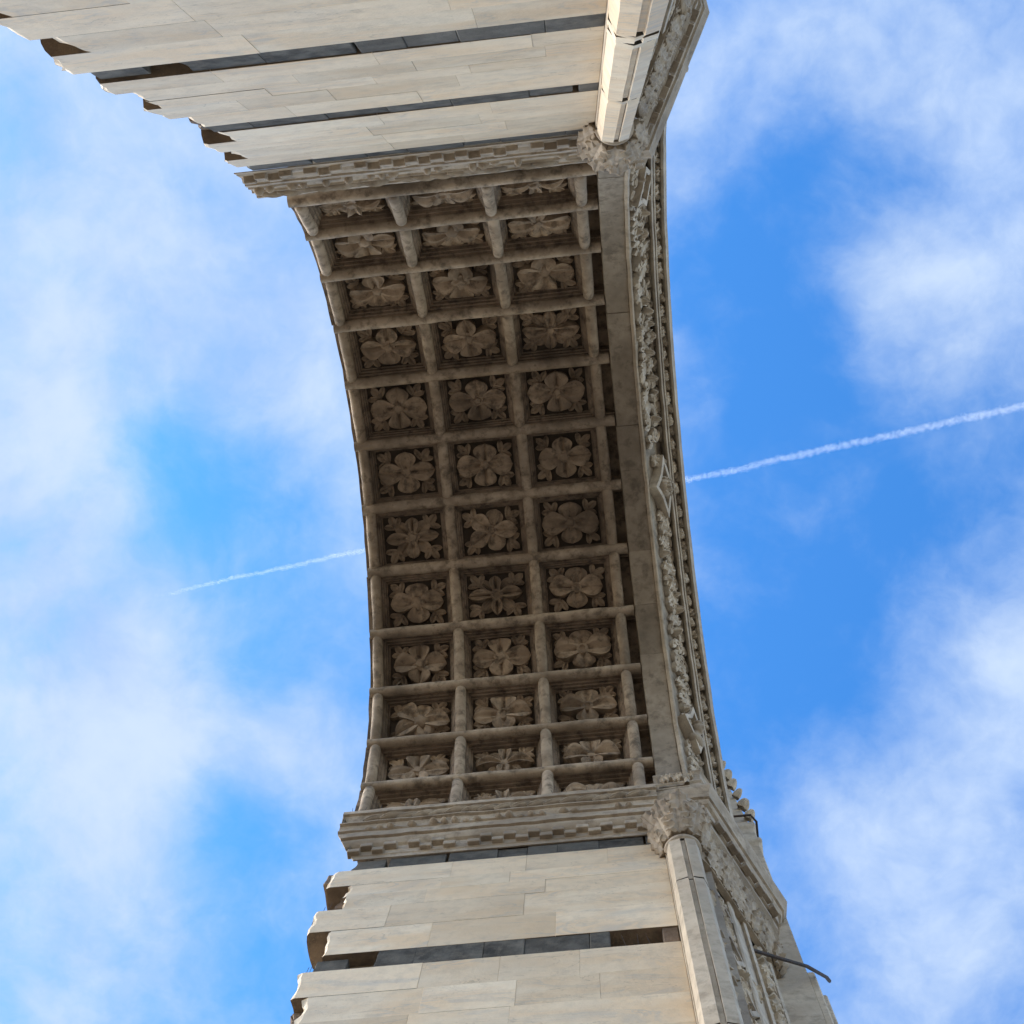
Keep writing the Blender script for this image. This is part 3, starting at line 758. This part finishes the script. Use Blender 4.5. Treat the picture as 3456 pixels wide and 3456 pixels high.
    for i in range(3):
        link('carved_leaf', LEAF[rj.randrange(8)], blk, frame(N(.515 + .034 * i, sg * .985, .078), (1, 0, 0), (0, 0, sg), (0, -sg, 0), (.6, 1, .8)))
    # pinnacle on the facade side
    pin = bpy.data.objects.new('pinnacle', None); COL.objects.link(pin); pin.parent = arch
    px, py = .800, 1.475
    def prism(rows):
        vs = []
        for (hx, hy, z) in rows:
            for (a_, b_) in ((-1, -1), (1, -1), (1, 1), (-1, 1)): vs.append(N(px + a_ * hx, sg * (py + b_ * hy), z))
        k = len(rows); return vs, strip_faces(k, 4, True) + [(0, 1, 2, 3), tuple(range(4 * k - 4, 4 * k))]
    v, f = prism([(.068, .07, .05), (.068, .07, .62), (.080, .082, .64), (.080, .082, .67), (.070, .072, .69), (.070, .072, .80), (.078, .08, .82), (.078, .08, .86), (.064, .066, .88)])
    link('pinnacle_shaft', bevel_mesh('pinnacle_shaft', v, f, 'pale', .012), pin)
    v, f = prism([(.060, .062, .88), (.004, .004, 2.5)]); part('spire', v, f, 'pale', pin)
    for e, (a_, b_) in enumerate(((-1, -1), (1, -1), (1, 1), (-1, 1))):
        for i in range(9):
            t = (i + .4) / 10; h = .060 * (1 - t) + .004; z = .88 + 1.62 * t
            d = Vector((a_, b_ * sg, 0)).normalized(); ax = (d * .8 + up * .6).normalized(); ay = up.cross(d).normalized(); o3 = ax.cross(ay)
            link('crocket', BUD[(i + e) % 3], pin, frame(N(px + a_ * h, sg * (py + b_ * h), z), ay, -o3 if False else o3.cross(ay).cross(ay) * -1, ax, (1.1, 1.1, 1.5)))
    return jamb
jamb_far = build_jamb(1, 41); jamb_near = build_jamb(-1, 42)

# ------------------------------------------------------------------ ironwork and far-off trail
def bar(name, pts, rad, parent, mat='iron', n=6):
    vs = []
    for i, p in enumerate(pts):
        p = Vector(p); d = (Vector(pts[min(i + 1, len(pts) - 1)]) - Vector(pts[max(i - 1, 0)])).normalized()
        a_ = d.cross(Vector((0, 0, 1)) if abs(d.z) < .9 else Vector((1, 0, 0))).normalized(); b_ = d.cross(a_)
        for j in range(n):
            t = 2 * math.pi * j / n; vs.append(p + (a_ * math.cos(t) + b_ * math.sin(t)) * rad)
    return part(name, vs, strip_faces(len(pts), n, True) + [tuple(range(n)), tuple(range((len(pts) - 1) * n, len(pts) * n))], mat, parent, 40)
r1 = bar('iron_tie', [N(.694, 1.262, -.645), N(.77, 1.315, -.59), N(.862, 1.375, -.530), N(.932, 1.47, -.40), N(.945, 1.50, -.36)], .017, arch)
r1['label'] = 'dark bent iron tie bar low on the carved splayed jamb'
r2 = bar('iron_tie', [N(.790, 1.392, .93), N(.872, 1.392, .93), N(.892, 1.42, .93), N(.892, 1.50, .93)], .014, arch)
r2['label'] = 'short iron cramp round the foot of the crocketed pinnacle'

# thin bird spikes on the ledges
rs = random.Random(77)
for i in range(16):
    x = -.49 + .06 * i + rs.uniform(-.02, .02)
    if x < .47: bar('bird_spike', [N(x, .975, .019), N(x + rs.uniform(-.01, .01), .972, .060)], .0026, arch, n=3)
for (x, y, z) in ((-.455, 1.04, -.699), (-.47, 1.05, -.699), (-.43, 1.04, -1.119), (-.445, 1.05, -1.119), (.36, 1.035, -1.119), (.39, 1.036, -1.119), (.42, 1.035, -1.119)):
    bar('bird_spike', [N(x, y, z), N(x + rs.uniform(-.012, .012), y - .01, z + .055)], .0026, arch, n=3)

def contrail():
    m, t = new_mat('ice_cloud'); nd, lk, mt, mix, ramp, noise = t
    tc = nd('ShaderNodeTexCoord'); sep = nd('ShaderNodeSeparateXYZ'); lk(tc.outputs['Object'], sep.inputs[0])
    wob = mt('MULTIPLY', mt('SUBTRACT', noise(sep.outputs[0], .012, 2), .5), 6.0)
    yy = mt('ADD', sep.outputs[1], wob)
    rr = mt('SQRT', mt('ADD', mt('MULTIPLY', yy, yy), mt('MULTIPLY', sep.outputs[2], sep.outputs[2])))
    rad = mt('MULTIPLY_ADD', sep.outputs[0], 2.2 / 840.0, 3.6)
    q = mt('DIVIDE', rr, rad)
    n = noise(tc.outputs['Object'], .22, 5, .65)
    q = mt('ADD', q, mt('MULTIPLY', mt('SUBTRACT', n, .5), 2.4))
    den = mt('MULTIPLY', ramp(q, .15, 1.1, 1, 0), ramp(sep.outputs[0], -470, -390, 0, 1))
    pv = nd('ShaderNodeVolumePrincipled'); pv.inputs['Color'].default_value = (1, 1, 1, 1); lk(mt('MULTIPLY', den, .05), pv.inputs['Density']); pv.inputs['Anisotropy'].default_value = 0.3
    o = nd('ShaderNodeOutputMaterial'); lk(pv.outputs[0], o.inputs[1])
    MAT['ice'] = m
    H = 1500.0
    A = Vector((-.2713 * H, .1319 * H, H)); B = Vector((.2895 * H, .0658 * H, H)); o0 = N(0.370899, -0.4229, -4.692853)
    A += o0; B += o0
    d = (B - A).normalized(); L = (B - A).length; ay = Vector((0, 0, 1)).cross(d).normalized(); az = d.cross(ay)
    vs = []; n = 10; segs = 40
    for i in range(segs + 1):
        x = -L / 2 - 50 + (L * 1.2) * i / segs; r_ = 8.0 + 4.0 * i / segs
        for j in range(n): a_ = 2 * math.pi * j / n; vs.append(Vector((x, r_ * math.cos(a_), r_ * math.sin(a_))))
    ob = part('contrail', vs, strip_faces(segs + 1, n, True) + [tuple(range(n)), tuple(range(segs * n, segs * n + n))], 'ice', None, None, frame((A + B) / 2, d, ay, az))
    ob['label'] = 'thin white aircraft contrail crossing the blue sky behind the arch'; ob['category'] = 'contrail'
contrail()
